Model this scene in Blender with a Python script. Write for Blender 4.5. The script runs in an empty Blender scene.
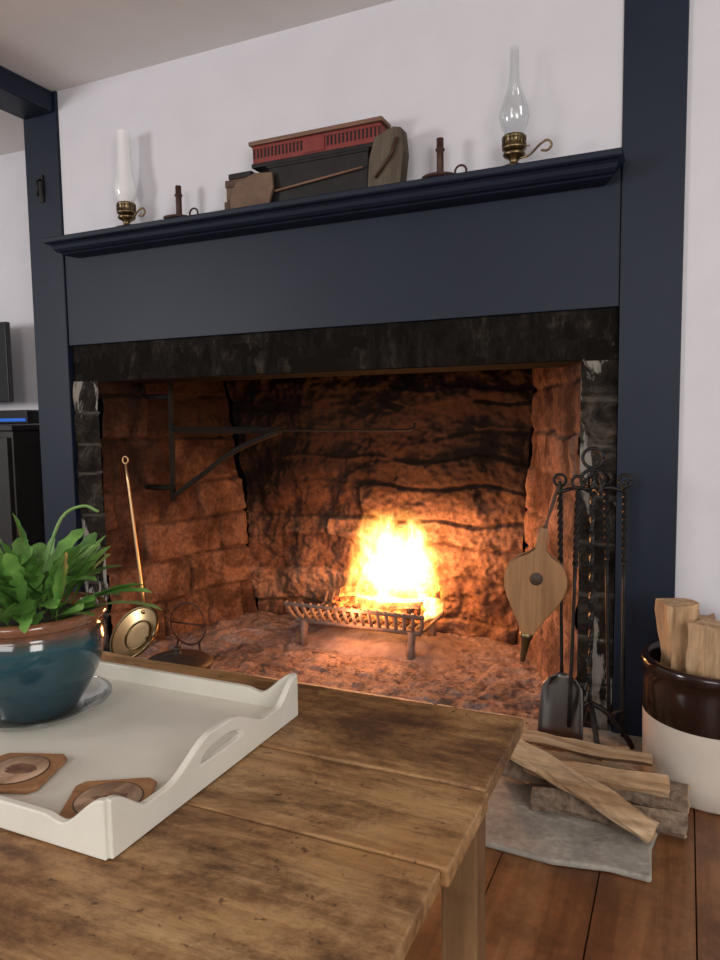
import bpy, bmesh, math, random
from mathutils import Matrix, Vector, noise
sc=bpy.context.scene
COL=sc.collection
sc.view_settings.view_transform='Standard'
R=random.Random(7)
# ---------------------------------------------------------------- camera
cam=bpy.data.cameras.new('camera'); co=bpy.data.objects.new('camera',cam); COL.objects.link(co)
cam.lens=27; cam.sensor_width=36; cam.clip_start=0.02
co.matrix_world=Matrix.Translation((0,-2.29,1.0))@Matrix.Rotation(math.radians(24.4),4,'Z')@Matrix.Rotation(math.radians(85),4,'X')@Matrix.Rotation(math.radians(-0.8),4,'Z')
sc.camera=co
# ---------------------------------------------------------------- helpers
def link(o): COL.objects.link(o); return o
def meshobj(name,verts,faces,mat=None,smooth=False,mats=None,midx=None):
    me=bpy.data.meshes.new(name); me.from_pydata([tuple(v) for v in verts],[],faces); me.update()
    o=link(bpy.data.objects.new(name,me))
    if mats:
        for m in mats: me.materials.append(m)
        if midx: 
            for p,i in zip(me.polygons,midx): p.material_index=i
    elif mat: me.materials.append(mat)
    if smooth:
        for p in me.polygons: p.use_smooth=True
    return o
def fixn(o):
    bm=bmesh.new(); bm.from_mesh(o.data); bmesh.ops.recalc_face_normals(bm,faces=bm.faces); bm.to_mesh(o.data); bm.free(); return o
def bev(o,w,seg=2):
    m=o.modifiers.new('bevel','BEVEL'); m.width=w; m.segments=seg; m.limit_method='ANGLE'; m.angle_limit=math.radians(40); return o
def box(name,x0,x1,y0,y1,z0,z1,mat,bevel=0.0):
    v=[(x,y,z) for x in(x0,x1) for y in(y0,y1) for z in(z0,z1)]
    f=[(0,1,3,2),(4,6,7,5),(0,4,5,1),(2,3,7,6),(0,2,6,4),(1,5,7,3)]
    o=meshobj(name,v,f,mat); fixn(o)
    if bevel: bev(o,bevel)
    return o
def lathe(name,prof,mat,center=(0,0,0),seg=40,smooth=True,cap=False):
    v=[];f=[]
    for r,z in prof:
        for i in range(seg):
            a=2*math.pi*i/seg; v.append((center[0]+r*math.cos(a),center[1]+r*math.sin(a),center[2]+z))
    n=len(prof)
    for j in range(n-1):
        for i in range(seg):
            i2=(i+1)%seg; f.append((j*seg+i,j*seg+i2,(j+1)*seg+i2,(j+1)*seg+i))
    if cap:
        f.append(tuple(range(seg))[::-1]); f.append(tuple((n-1)*seg+i for i in range(seg)))
    return fixn(meshobj(name,v,f,mat,smooth))
def tube(name,pts,r,mat,seg=10,twist=0.0,smooth=True,flat=1.0):
    pts=[Vector(p) for p in pts]; n=len(pts)
    rs=r if isinstance(r,(list,tuple)) else [r]*n
    v=[];f=[]
    t=(pts[1]-pts[0]).normalized(); up=Vector((0,0,1)) if abs(t.z)<0.9 else Vector((1,0,0))
    nrm=(up-t*up.dot(t)).normalized()
    for k,p in enumerate(pts):
        a=pts[max(0,k-1)]; b=pts[min(n-1,k+1)]; t=(b-a).normalized() if (b-a).length>1e-9 else t
        nrm=(nrm-t*nrm.dot(t)).normalized(); bn=t.cross(nrm)
        for i in range(seg):
            a2=2*math.pi*i/seg+twist*k
            v.append(p+(nrm*math.cos(a2)+bn*math.sin(a2)*flat)*rs[k])
    for k in range(n-1):
        for i in range(seg):
            i2=(i+1)%seg; f.append((k*seg+i,k*seg+i2,(k+1)*seg+i2,(k+1)*seg+i))
    f.append(tuple(range(seg))[::-1]); f.append(tuple((n-1)*seg+i for i in range(seg)))
    return fixn(meshobj(name,v,f,mat,smooth and seg>4))
def lerp3(a,b,n): 
    a=Vector(a);b=Vector(b); return [a.lerp(b,i/n) for i in range(n+1)]
def smoothpts(ctrl,n=8):
    c=[Vector(p) for p in ctrl]; c=[c[0]*2-c[1]]+c+[c[-1]*2-c[-2]]; out=[]
    for i in range(1,len(c)-2):
        for k in range(n):
            t=k/n; p0,p1,p2,p3=c[i-1:i+3]
            out.append(0.5*((2*p1)+(-p0+p2)*t+(2*p0-5*p1+4*p2-p3)*t*t+(-p0+3*p1-3*p2+p3)*t**3))
    out.append(c[-2]); return out
def ring(name,c,rad,r,mat,axis='y',seg=28,a0=0,a1=360):
    pts=[]
    for i in range(seg+1):
        a=math.radians(a0+(a1-a0)*i/seg)
        if axis=='y': pts.append((c[0]+rad*math.cos(a),c[1],c[2]+rad*math.sin(a)))
        elif axis=='z': pts.append((c[0]+rad*math.cos(a),c[1]+rad*math.sin(a),c[2]))
        else: pts.append((c[0],c[1]+rad*math.cos(a),c[2]+rad*math.sin(a)))
    return tube(name,pts,r,mat,8)
def group(name,parts,loc=None):
    e=link(bpy.data.objects.new(name,None)); e.empty_display_size=0.05
    if loc is None:
        b=parts[0].bound_box; loc=parts[0].matrix_world@(sum((Vector(c) for c in b),Vector())/8)
    e.location=loc
    for p in parts:
        p.parent=e; p.matrix_parent_inverse=Matrix.Translation(-Vector(loc))
    return e
def xform(objs,M):
    for o in objs: o.data.transform(M); 
# ---------------------------------------------------------------- materials
def newmat(name,base=(0.5,0.5,0.5),rough=0.5,metal=0.0,spec=0.5):
    m=bpy.data.materials.new(name); m.use_nodes=True; nt=m.node_tree
    b=nt.nodes['Principled BSDF']; b.inputs['Base Color'].default_value=(*base,1); b.inputs['Roughness'].default_value=rough; b.inputs['Metallic'].default_value=metal
    b.inputs['Specular IOR Level'].default_value=spec
    return m
class NT:
    def __init__(s,m): s.m=m; s.nt=m.node_tree; s.b=s.nt.nodes.get('Principled BSDF')
    def n(s,t,**kw):
        x=s.nt.nodes.new(t)
        for k,v in kw.items():
            if hasattr(x,k): setattr(x,k,v)
        return x
    def l(s,a,b): s.nt.links.new(a,b)
    def coord(s,scale=(1,1,1),kind='Object',rot=(0,0,0)):
        tc=s.n('ShaderNodeTexCoord'); mp=s.n('ShaderNodeMapping'); mp.inputs['Scale'].default_value=scale; mp.inputs['Rotation'].default_value=rot
        s.l(tc.outputs[kind],mp.inputs[0]); return mp.outputs[0]
    def noise(s,vec,scale,detail=6,rough=0.6,dist=0.0):
        x=s.n('ShaderNodeTexNoise'); x.inputs['Scale'].default_value=scale; x.inputs['Detail'].default_value=detail; x.inputs['Roughness'].default_value=rough; x.inputs['Distortion'].default_value=dist
        s.l(vec,x.inputs['Vector']); return x.outputs['Fac']
    def ramp(s,fac,stops,interp='LINEAR'):
        x=s.n('ShaderNodeValToRGB'); cr=x.color_ramp; cr.interpolation=interp
        while len(cr.elements)<len(stops): cr.elements.new(0.5)
        for e,(p,c) in zip(cr.elements,stops): e.position=p; e.color=(*c,1) if len(c)==3 else c
        s.l(fac,x.inputs[0]); return x.outputs[0]
    def mix(s,fac,a,b,mode='MIX'):
        x=s.n('ShaderNodeMix'); x.data_type='RGBA'; x.blend_type=mode
        for sock,val in ((x.inputs[0],fac),(x.inputs[6],a),(x.inputs[7],b)):
            if isinstance(val,(int,float)): sock.default_value=val
            elif isinstance(val,tuple): sock.default_value=(*val,1)
            else: s.l(val,sock)
        return x.outputs[2]
    def math(s,op,a,b=0.0,clamp=False):
        x=s.n('ShaderNodeMath'); x.operation=op; x.use_clamp=clamp
        for sock,val in zip(x.inputs,(a,b)):
            if isinstance(val,(int,float)): sock.default_value=val
            else: s.l(val,sock)
        return x.outputs[0]
    def bump(s,h,strength=0.3,dist=0.01):
        x=s.n('ShaderNodeBump'); x.inputs['Strength'].default_value=strength; x.inputs['Distance'].default_value=dist
        s.l(h,x.inputs['Height']); s.l(x.outputs[0],s.b.inputs['Normal'])
    def col(s,c): s.l(c,s.b.inputs['Base Color'])
def noisy(name,c1,c2,scale=20,rough=0.6,metal=0,bump=0.2,bd=0.003,spec=0.5):
    m=newmat(name,c1,rough,metal,spec); t=NT(m); v=t.coord(); f=t.noise(v,scale)
    t.col(t.ramp(f,[(0.3,c1),(0.7,c2)])); 
    if bump: t.bump(f,bump,bd)
    return m
def wood(name,cs,axis='x',grain=14,rough=0.45,stain=0.5,bump=0.25,stainscale=3.0,fine=1.0):
    m=newmat(name,cs[1],rough); t=NT(m)
    st={'x':(0.07,1,1),'y':(1,0.07,1),'z':(1,1,0.07)}[axis]
    v=t.coord(st); g=t.noise(v,grain*4*fine,8,0.65,0.6); g2=t.noise(v,grain,4,0.5,1.2)
    c=t.ramp(g2,[(0.25,cs[0]),(0.5,cs[1]),(0.75,cs[2])])
    c2=t.ramp(g,[(0.3,(0.45,0.42,0.40)),(0.6,(1,1,1))])
    c=t.mix(0.7,c,c2,'MULTIPLY')
    vs=t.coord(); sn=t.noise(vs,stainscale,5,0.6,0.5)
    sc2=t.ramp(sn,[(0.35,(0.42,0.36,0.32)),(0.6,(1.05,1.02,1.0))])
    c=t.mix(stain,c,sc2,'MULTIPLY'); t.col(c); t.bump(g,bump,0.002)
    rr=t.ramp(sn,[(0.3,(rough+0.15,)*3),(0.7,(rough-0.08,)*3)]); t.l(rr,t.b.inputs['Roughness'])
    return m
M_white=noisy('wall_plaster_white',(0.60,0.585,0.625),(0.64,0.625,0.665),6,0.8,0,0.15,0.002)
M_ceil=noisy('ceiling_plaster',(0.74,0.73,0.71),(0.78,0.77,0.75),5,0.9,0,0.1,0.002)
M_navy=newmat('navy_paint',(0.008,0.014,0.032),0.5,0,0.3)
t=NT(M_navy); v=t.coord((1,1,3)); f=t.noise(v,25,5); t.bump(f,0.10,0.002); t.col(t.ramp(t.noise(t.coord(),4),[(0.3,(0.0058,0.0104,0.0245)),(0.7,(0.0082,0.0142,0.0315))]))
M_iron=noisy('wrought_iron',(0.010,0.009,0.009),(0.03,0.026,0.024),60,0.5,0.6,0.3,0.001)
M_ironsoot=noisy('sooty_iron',(0.006,0.005,0.004),(0.014,0.011,0.009),50,0.8,0,0.3,0.001,0.2)
M_iron2=noisy('hot_iron',(0.14,0.09,0.07),(0.24,0.16,0.125),40,0.75,0.0,0.3,0.001)
M_steel=newmat('dark_steel',(0.11,0.105,0.10),0.38,1.0)
M_brass=noisy('aged_brass',(0.28,0.21,0.11),(0.12,0.09,0.05),40,0.35,1.0,0.1,0.001)
M_rust=noisy('rusty_iron',(0.035,0.015,0.010),(0.08,0.035,0.022),40,0.6,0.4,0.3,0.001)
# worn table top
M_table=newmat('old_pine_tabletop',(0.3,0.18,0.08),0.42); t=NT(M_table)
v=t.coord((0.09,1,1)); g=t.noise(v,60,9,0.7,0.2); g2=t.noise(t.coord((0.25,1,1)),7,6,0.6,0.6)
c=t.ramp(g2,[(0.28,(0.26,0.125,0.045)),(0.45,(0.37,0.205,0.082)),(0.6,(0.46,0.285,0.13)),(0.78,(0.55,0.375,0.19))])
c=t.mix(0.62,c,t.ramp(g,[(0.36,(0.34,0.27,0.22)),(0.55,(1,1,1))]),'MULTIPLY')
sn=t.noise(t.coord((0.6,1,1)),4.6,14,0.80,0.25)
c=t.mix(0.95,c,t.ramp(sn,[(0.38,(0.20,0.14,0.10)),(0.455,(0.52,0.43,0.36)),(0.53,(0.92,0.89,0.86)),(0.64,(1.15,1.12,1.09))]),'MULTIPLY')
vo=t.n('ShaderNodeTexVoronoi'); vo.inputs['Scale'].default_value=3.1; t.l(t.coord((0.6,1,1)),vo.inputs['Vector'])
c=t.mix(0.85,c,t.ramp(vo.outputs['Distance'],[(0.02,(0.18,0.11,0.07)),(0.07,(0.75,0.68,0.62)),(0.12,(1,1,1))]),'MULTIPLY')
sp=t.noise(t.coord((1,1,1)),70,3,0.5,0.3); c=t.mix(0.8,c,t.ramp(sp,[(0.28,(0.25,0.18,0.13)),(0.34,(1,1,1))]),'MULTIPLY')
scr=t.noise(t.coord((0.03,1,1),rot=(0,0,0.25)),50,2,0.5,0.2); c=t.mix(0.35,c,t.ramp(scr,[(0.27,(0.3,0.22,0.16)),(0.31,(1,1,1))]),'MULTIPLY')
t.col(c); t.bump(t.math('ADD',g,t.math('MULTIPLY',sn,1.5)),0.45,0.003); t.l(t.ramp(sn,[(0.35,(0.70,)*3),(0.62,(0.38,)*3)]),t.b.inputs['Roughness'])
M_tableleg=wood('table_leg_pine',[(0.18,0.09,0.04),(0.29,0.16,0.07),(0.36,0.22,0.11)],'z',10,0.5,0.5)
M_logw=wood('split_firewood',[(0.34,0.20,0.10),(0.52,0.35,0.20),(0.66,0.50,0.33)],'x',22,0.8,0.4,0.6,6)
M_logz=wood('split_firewood_upright',[(0.38,0.22,0.11),(0.54,0.35,0.19),(0.66,0.48,0.30)],'z',22,0.8,0.3,0.6,6)
M_bark=noisy('bark',(0.10,0.065,0.045),(0.32,0.235,0.165),45,0.95,0,1.0,0.01)
M_bell=wood('bellows_wood',[(0.24,0.115,0.045),(0.35,0.185,0.078),(0.42,0.245,0.11)],'z',12,0.4,0.1)
M_leather=noisy('leather_dark',(0.03,0.016,0.010),(0.07,0.035,0.02),50,0.6,0,0.4,0.002)
M_tray=noisy('tray_cream_paint',(0.64,0.61,0.53),(0.70,0.67,0.59),12,0.38,0,0.08,0.002)
# floor boards
M_floor=newmat('floor_boards',(0.2,0.08,0.03),0.38); t=NT(M_floor)
vv=t.coord((1,0.06,1)); g=t.noise(vv,45,8,0.65,0.8); g2=t.noise(vv,9,4,0.5,1.0)
c=t.ramp(g2,[(0.3,(0.14,0.054,0.022)),(0.5,(0.25,0.11,0.044)),(0.72,(0.36,0.19,0.09))])
c=t.mix(0.6,c,t.ramp(g,[(0.3,(0.4,0.35,0.3)),(0.6,(1,1,1))]),'MULTIPLY'); 
c=t.mix(0.8,c,t.ramp(t.noise(t.coord(),6,9,0.75),[(0.38,(0.42,0.37,0.34)),(0.6,(1.15,1.08,1))]),'MULTIPLY'); t.col(c); t.bump(g,0.2,0.002)
# stone slab
M_slab=newmat('hearth_stone',(0.3,0.29,0.27),0.8); t=NT(M_slab); v=t.coord(); a=t.noise(v,5,10,0.7,0.6); b2=t.noise(v,50,8,0.7)
t.col(t.mix(0.5,t.ramp(a,[(0.3,(0.22,0.20,0.175)),(0.5,(0.40,0.37,0.325)),(0.7,(0.58,0.54,0.475))]),t.ramp(b2,[(0.35,(0.45,0.43,0.40)),(0.6,(1.05,1.03,1.0))]),'MULTIPLY')); t.bump(t.math('ADD',a,t.math('MULTIPLY',b2,0.3)),0.7,0.015)
# firebox masonry
def masonry(name,c1,c2,mort,soot0,soot1,sootcol=(0.014,0.0072,0.005),mortf=0.7,sn=1.2,blot=0.75):
    m=newmat(name,c1,0.9,0,0.12); t=NT(m); v=t.coord()
    at=t.n('ShaderNodeAttribute'); at.attribute_name='blk'
    sep=t.n('ShaderNodeSeparateColor'); t.l(at.outputs['Color'],sep.inputs[0])
    n1=t.noise(v,9,9,0.7,0.4); n2=t.noise(v,55,6,0.7)
    fac=t.math('ADD',t.math('MULTIPLY',sep.outputs[0],0.45),t.math('MULTIPLY',n1,0.6))
    c=t.ramp(fac,[(0.25,c1),(0.75,c2)])
    c=t.mix(0.7,c,t.ramp(n2,[(0.35,(0.35,0.32,0.31)),(0.6,(1.1,1.1,1.1))]),'MULTIPLY')
    c=t.mix(t.math('MULTIPLY',sep.outputs[1],mortf),c,mort)
    n5=t.noise(v,4.5,8,0.75,0.4); c=t.mix(blot,c,t.ramp(n5,[(0.41,(0.11,0.09,0.08)),(0.58,(1,1,1))]),'MULTIPLY')
    tc=t.n('ShaderNodeTexCoord'); sx=t.n('ShaderNodeSeparateXYZ'); t.l(tc.outputs['Object'],sx.inputs[0])
    n3=t.noise(v,3.2,8,0.72,0.4)
    h=t.math('ADD',sx.outputs[2],t.math('MULTIPLY',t.math('SUBTRACT',n3,0.5),sn))
    mr=t.n('ShaderNodeMapRange'); mr.inputs[1].default_value=soot0; mr.inputs[2].default_value=soot1; t.l(h,mr.inputs[0])
    c=t.mix(t.math('MULTIPLY',mr.outputs[0],0.95),c,sootcol); t.col(c); t.bump(n2,0.5,0.006); return m
M_fbL=masonry('firebox_masonry_left',(0.085,0.040,0.027),(0.23,0.13,0.088),(0.05,0.03,0.022),0.30,0.98)
M_fbB=masonry('firebox_masonry_back',(0.14,0.060,0.035),(0.32,0.18,0.115),(0.06,0.03,0.02),0.30,0.70,mortf=0.5,blot=0.7,sn=0.8)
M_fbR=masonry('firebox_masonry_right',(0.14,0.066,0.043),(0.31,0.175,0.125),(0.22,0.13,0.095),0.55,1.5)
M_fbF=masonry('firebox_hearth_brick',(0.22,0.15,0.13),(0.40,0.30,0.265),(0.14,0.09,0.078),3.0,4.0,blot=0.45,mortf=0.5)
M_lint=newmat('sooted_lintel_stone',(0.02,0.018,0.016),0.9,0,0.08); t=NT(M_lint)
v=t.coord((1.3,1.3,0.45)); a=t.noise(v,13,14,0.84,0.2); 
c=t.ramp(a,[(0.42,(0.005,0.0042,0.0035)),(0.54,(0.013,0.0105,0.0085)),(0.62,(0.040,0.032,0.025)),(0.74,(0.15,0.125,0.10))])
t.col(c); t.bump(a,0.7,0.008)
M_pier=newmat('sooted_pier_stone',(0.03,0.027,0.024),0.9,0,0.08); t=NT(M_pier)
at=t.n('ShaderNodeAttribute'); at.attribute_name='blk'; sep=t.n('ShaderNodeSeparateColor'); t.l(at.outputs['Color'],sep.inputs[0])
v=t.coord(); a=t.noise(v,10,12,0.78,0.6); w=t.noise(t.coord((1.6,1,0.45)),7,5,0.6,0.3)
c=t.ramp(a,[(0.40,(0.007,0.0055,0.0045)),(0.53,(0.022,0.0175,0.014)),(0.68,(0.085,0.067,0.054))])
c=t.mix(t.ramp(w,[(0.55,(0,0,0)),(0.585,(0.85,0.85,0.85))]),c,(0.26,0.24,0.21))
c=t.mix(t.math('MULTIPLY',sep.outputs[1],0.45),c,(0.16,0.14,0.115)); t.col(c); t.bump(a,0.6,0.006)
M_black=newmat('chimney_soot',(0.006,0.005,0.004),0.95,0,0.1)
# ---------------------------------------------------------------- room shell
CZ=2.34
fl=[]
xx=-5.0
rb=random.Random(3); k=0
while xx<2.5:
    w=rb.uniform(0.17,0.24)
    if xx<-2.45<xx+w: w=-2.45-xx+0.001 if (-2.45-xx)>0.08 else w
    if xx<-0.15<xx+w: w=-0.15-xx+0.001 if (-0.15-xx)>0.06 else w
    fl.append((xx+0.0015,xx+w-0.0015)); xx+=w
verts=[];faces=[]
for (a,b) in fl:
    i=len(verts); dz=rb.uniform(-0.001,0.001)
    ye=0.0 if (b>-2.44 and a<-0.20) else 1.2
    verts+=[(a,-5.2,dz),(b,-5.2,dz),(b,ye,dz),(a,ye,dz),(a,-5.2,-0.03),(b,-5.2,-0.03),(b,ye,-0.03),(a,ye,-0.03)]
    faces+=[(i,i+1,i+2,i+3),(i+4,i+7,i+6,i+5),(i,i+4,i+5,i+1),(i+1,i+5,i+6,i+2),(i+3,i+2,i+6,i+7),(i,i+3,i+7,i+4)]
floor=meshobj('floor',verts,faces,M_floor)
box('floor_base',-5.0,2.5,-5.2,1.2,-0.10,-0.031,M_black)
box('ceiling',-5.0,2.5,-5.2,1.2,CZ,CZ+0.08,M_ceil)
box('wall_back',-2.37,-0.19,0.0,0.10,1.71,CZ,M_white)
box('wall_right',-0.02,2.5,0.0,0.10,0,CZ,M_white)
box('wall_left',-5.0,-2.561,0.40,0.50,0,CZ,M_white)
box('trim_1',-2.56,-2.372,-0.01,0.12,0,CZ,M_navy,0.004)
box('trim_2',-0.188,-0.02,-0.012,0.12,0,CZ,M_navy,0.004)
box('ceiling_beam',-2.555,-2.385,-5.0,-0.012,2.255,CZ-0.001,M_navy,0.006)
group('iron_latch',[box('plate',-2.480,-2.458,-0.018,-0.0101,1.91,2.02,M_iron,0.002),tube('hook',[(-2.47,-0.018,2.0),(-2.47,-0.035,1.99),(-2.47,-0.035,1.93)],0.005,M_iron)])
# ---------------------------------------------------------------- fireplace
def layout(H,L,hmin,hmax,lmin,lmax,seed,zstart=0.0):
    r=random.Random(seed); cs=[]; z=zstart
    while z<H:
        h=r.uniform(hmin,hmax)
        if H-(z+h)<hmin*0.6: h=H-z+0.001
        js=[0.0]; u=-r.uniform(0,lmax)*0.7
        while True:
            u+=r.uniform(lmin,lmax)
            if u>=L-0.04: break
            if u>0.04: js.append(u)
        js.append(L); cs.append((z,z+h,js,[r.random() for _ in js])); z+=h
    return cs
def stonewall(name,Af,Bf,z0,z1,nrm,mat,cs,nu=150,nv=130,groove=0.016,rough=0.014,blockoff=0.014,seed=0,gw=0.016,fscale=7,wobble=1.0):
    nrm=Vector(nrm).normalized(); L=(Vector(Bf(0))-Vector(Af(0))).length
    verts=[];cols=[];faces=[]
    for j in range(nv+1):
        z=z0+(z1-z0)*j/nv; A=Vector(Af(z));B=Vector(Bf(z))
        for i in range(nu+1):
            s=i/nu; u=s*L; p=A.lerp(B,s); P=Vector((p.x,p.y,z))
            wob=noise.noise(Vector((u*4+seed,z*4,3.1)))*0.018*wobble
            wz=z+wob+noise.noise(Vector((u*18,z*18,seed+1)))*0.006; wu=u+noise.noise(Vector((u*6,z*6,9.7+seed)))*0.014*wobble
            e=1;rv=0.5
            for (a,b,js,rr) in cs:
                if a<=wz<b or (b==cs[-1][1] and wz>=b) or (a==cs[0][0] and wz<a):
                    e=min(wz-a if a>cs[0][0] else 1,b-wz if b<cs[-1][1] else 1)
                    for q in range(len(js)-1):
                        if js[q]<=wu<js[q+1] or (q==len(js)-2 and wu>=js[q+1]) or(q==0 and wu<0):
                            rv=rr[q]
                            if q>0: e=min(e,wu-js[q])
                            if q<len(js)-2: e=min(e,js[q+1]-wu)
                            break
                    break
            gvar=0.35+1.3*max(0,min(1,0.5+noise.noise(Vector((u*3.3,z*3.3,seed+20)))))
            g=max(0,min(1,abs(e)/gw)); g=g*g*(3-2*g)
            d=groove*gvar*(g-1)+blockoff*(rv-0.5)*g+rough*noise.fractal(Vector((P.x*fscale,P.y*fscale,P.z*fscale)),0.8,2.1,5)
            verts.append(P+nrm*d); cols.append((rv,1-g,0,1))
    for j in range(nv):
        for i in range(nu):
            a=j*(nu+1)+i; faces.append((a,a+1,a+nu+2,a+nu+1))
    o=meshobj(name,verts,faces,mat,True)
    ca=o.data.color_attributes.new('blk','FLOAT_COLOR','POINT')
    for k,c in enumerate(cols): ca.data[k].color=c
    return o
def horiz(name,x0,x1,y0,y1,z,mat,cs,nu,nv,groove=0.005,rough=0.015,seed=5):
    verts=[];cols=[];faces=[]
    for j in range(nv+1):
        y=y0+(y1-y0)*j/nv
        for i in range(nu+1):
            x=x0+(x1-x0)*i/nu; u=x-x0; w=y-y0
            ww=w+noise.noise(Vector((u*4,w*4,seed)))*0.05; wu=u+noise.noise(Vector((u*4,w*4,seed+7)))*0.05
            e=1;rv=.5
            for (a,b,js,rr) in cs:
                if a<=ww<b:
                    e=min(ww-a,b-ww)
                    for q in range(len(js)-1):
                        if js[q]<=wu<js[q+1]: rv=rr[q]; e=min(e,wu-js[q],js[q+1]-wu)
                    break
            g=max(0,min(1,abs(e)/0.015)); g=g*g*(3-2*g)
            verts.append((x,y,z+groove*(g-1)+0.006*(rv-.5)*g+rough*noise.fractal(Vector((x*13,y*13,seed)),0.7,2.1,6))); cols.append((0.35+rv*0.3,(1-g)*0.6,0,1))
    for j in range(nv):
        for i in range(nu):
            a=j*(nu+1)+i; faces.append((a,a+1,a+nu+2,a+nu+1))
    o=meshobj(name,verts,faces,mat,True)
    ca=o.data.color_attributes.new('blk','FLOAT_COLOR','POINT')
    for k,c in enumerate(cols): ca.data[k].color=c
    return o
FZ=1.27
def lbx(z): return (-2.0-0.16*min(1,z/1.2),0.82)
def rbx(z): return (-0.66+0.07*min(1,z/1.2),0.82)
parts=[]
parts.append(stonewall('firebox_left',lambda z:(-2.235,0.02),lbx,-0.02,FZ,(1,-0.1,0),M_fbL,layout(FZ,0.83,0.16,0.22,0.2,0.5,4),140,190,groove=0.013,blockoff=0.022,rough=0.020,seed=1,gw=0.012))
parts.append(stonewall('firebox_back',lbx,rbx,-0.02,FZ,(0,-1,0),M_fbB,layout(FZ,1.5,0.06,0.22,0.35,1.1,14),240,210,groove=0.008,blockoff=0.030,rough=0.045,seed=2,fscale=4.5,wobble=2.5,gw=0.014))
parts.append(stonewall('firebox_right',rbx,lambda z:(-0.295,0.02),-0.02,FZ,(-1,-0.3,0),M_fbR,layout(FZ,0.88,0.13,0.2,0.2,0.4,21),110,150,groove=0.012,blockoff=0.012,rough=0.015,seed=3))
parts.append(horiz('firebox_floor',-2.27,-0.26,0.0,0.9,0.004,M_fbF,layout(0.9,2.01,0.16,0.24,0.18,0.4,31),260,130))
parts.append(stonewall('lintel',lambda z:(-2.368,0.012),lambda z:(-0.192,0.012),1.165,1.314,(0,-1,0),M_lint,[(1.165,1.315,[0,0.42,0.9,1.5,2.18],[.3,.6,.4,.7,.2])],300,30,groove=0.003,blockoff=0.003,rough=0.008,seed=6,gw=0.006))
parts.append(box('lintel_soffit',-2.368,-0.192,0.014,0.28,1.161,1.28,M_black))
parts.append(stonewall('pier_left',lambda z:(-2.368,0.012),lambda z:(-2.235,0.012),0,1.165,(0,-1,0),M_pier,[(a,b,[0,0.135],[rb.random()]*2) for a,b in zip([0,.17,.3,.46,.6,.77,.9,1.04],[.17,.3,.46,.6,.77,.9,1.04,1.166])],20,150,groove=0.008,blockoff=0.01,rough=0.008,seed=8,gw=0.008))
parts.append(stonewall('pier_right',lambda z:(-0.298,0.012),lambda z:(-0.192,0.012),0,1.165,(0,-1,0),M_pier,[(a,b,[0,0.11],[rb.random()]*2) for a,b in zip([0,.15,.3,.44,.6,.75,.9,1.04],[.15,.3,.44,.6,.75,.9,1.04,1.166])],20,150,groove=0.008,blockoff=0.01,rough=0.008,seed=9,gw=0.008))
parts.append(box('pier_core_left',-2.368,-2.27,0.03,0.9,0,1.3,M_black))
parts.append(box('pier_core_right',-0.255,-0.192,0.03,0.9,0,1.3,M_black))
parts.append(box('back_core',-2.368,-0.192,0.9,0.98,0,1.5,M_black))
parts.append(box('smoke_chamber_top',-2.368,-0.192,0.02,0.98,1.28,1.36,M_black))
parts.append(box('overmantel_panel',-2.37,-0.19,-0.002,0.02,1.315,1.715,M_navy,0.002))
# ash heap on the firebox floor
M_ash=newmat('hot_ash',(0.30,0.24,0.21),0.95,0,0.1); t=NT(M_ash); a=t.noise(t.coord(),12,8,0.7); t.col(t.ramp(a,[(0.3,(0.16,0.10,0.085)),(0.7,(0.42,0.30,0.25))])); t.bump(a,0.6,0.01)
nx,ny=60,30; v=[];f=[]
for j in range(ny+1):
    for i in range(nx+1):
        x=-1.62+0.8*i/nx; y=0.37+0.42*j/ny; d=max(0,1-((x+1.22)/0.4)**2)*max(0,1-((y-0.58)/0.21)**2)
        v.append((x,y,-0.012+0.07*d**0.7+0.010*noise.fractal(Vector((x*14,y*14,2)),0.8,2,4)*min(1,d*4)))
for j in range(ny):
    for i in range(nx):
        a0=j*(nx+1)+i; f.append((a0,a0+1,a0+nx+2,a0+nx+1))
parts.append(meshobj('ash_bed',v,f,M_ash,True))
fp=group('fireplace',parts,loc=(-1.28,0,0))
# mantel shelf
MX0,MX1,MT=-2.35,-0.178,1.727
prof=[(0.0,MT),(-0.125,MT),(-0.128,MT-0.003),(-0.128,MT-0.018),(-0.122,MT-0.022),(-0.108,MT-0.024),(-0.100,MT-0.030),(-0.094,MT-0.041),(-0.082,MT-0.049),(-0.066,MT-0.051),(-0.062,MT-0.056),(-0.04,MT-0.060),(0.0,MT-0.061)]
v=[];f=[]; n=len(prof)
for (y,z) in prof:
    inset=0.0 if y<-0.12 or z>MT-0.022 else (0.128+y)*0.45
    v.append((MX0+inset,y-0.0025,z)); v.append((MX1-inset,y-0.0025,z))
for i in range(n):
    j=(i+1)%n; f.append((2*i,2*i+1,2*j+1,2*j))
f.append(tuple(2*i for i in range(n))); f.append(tuple(2*i+1 for i in range(n)))
ms=fixn(meshobj('mantel_shelf',v,f,M_navy)); bev(ms,0.0015,1)
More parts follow.
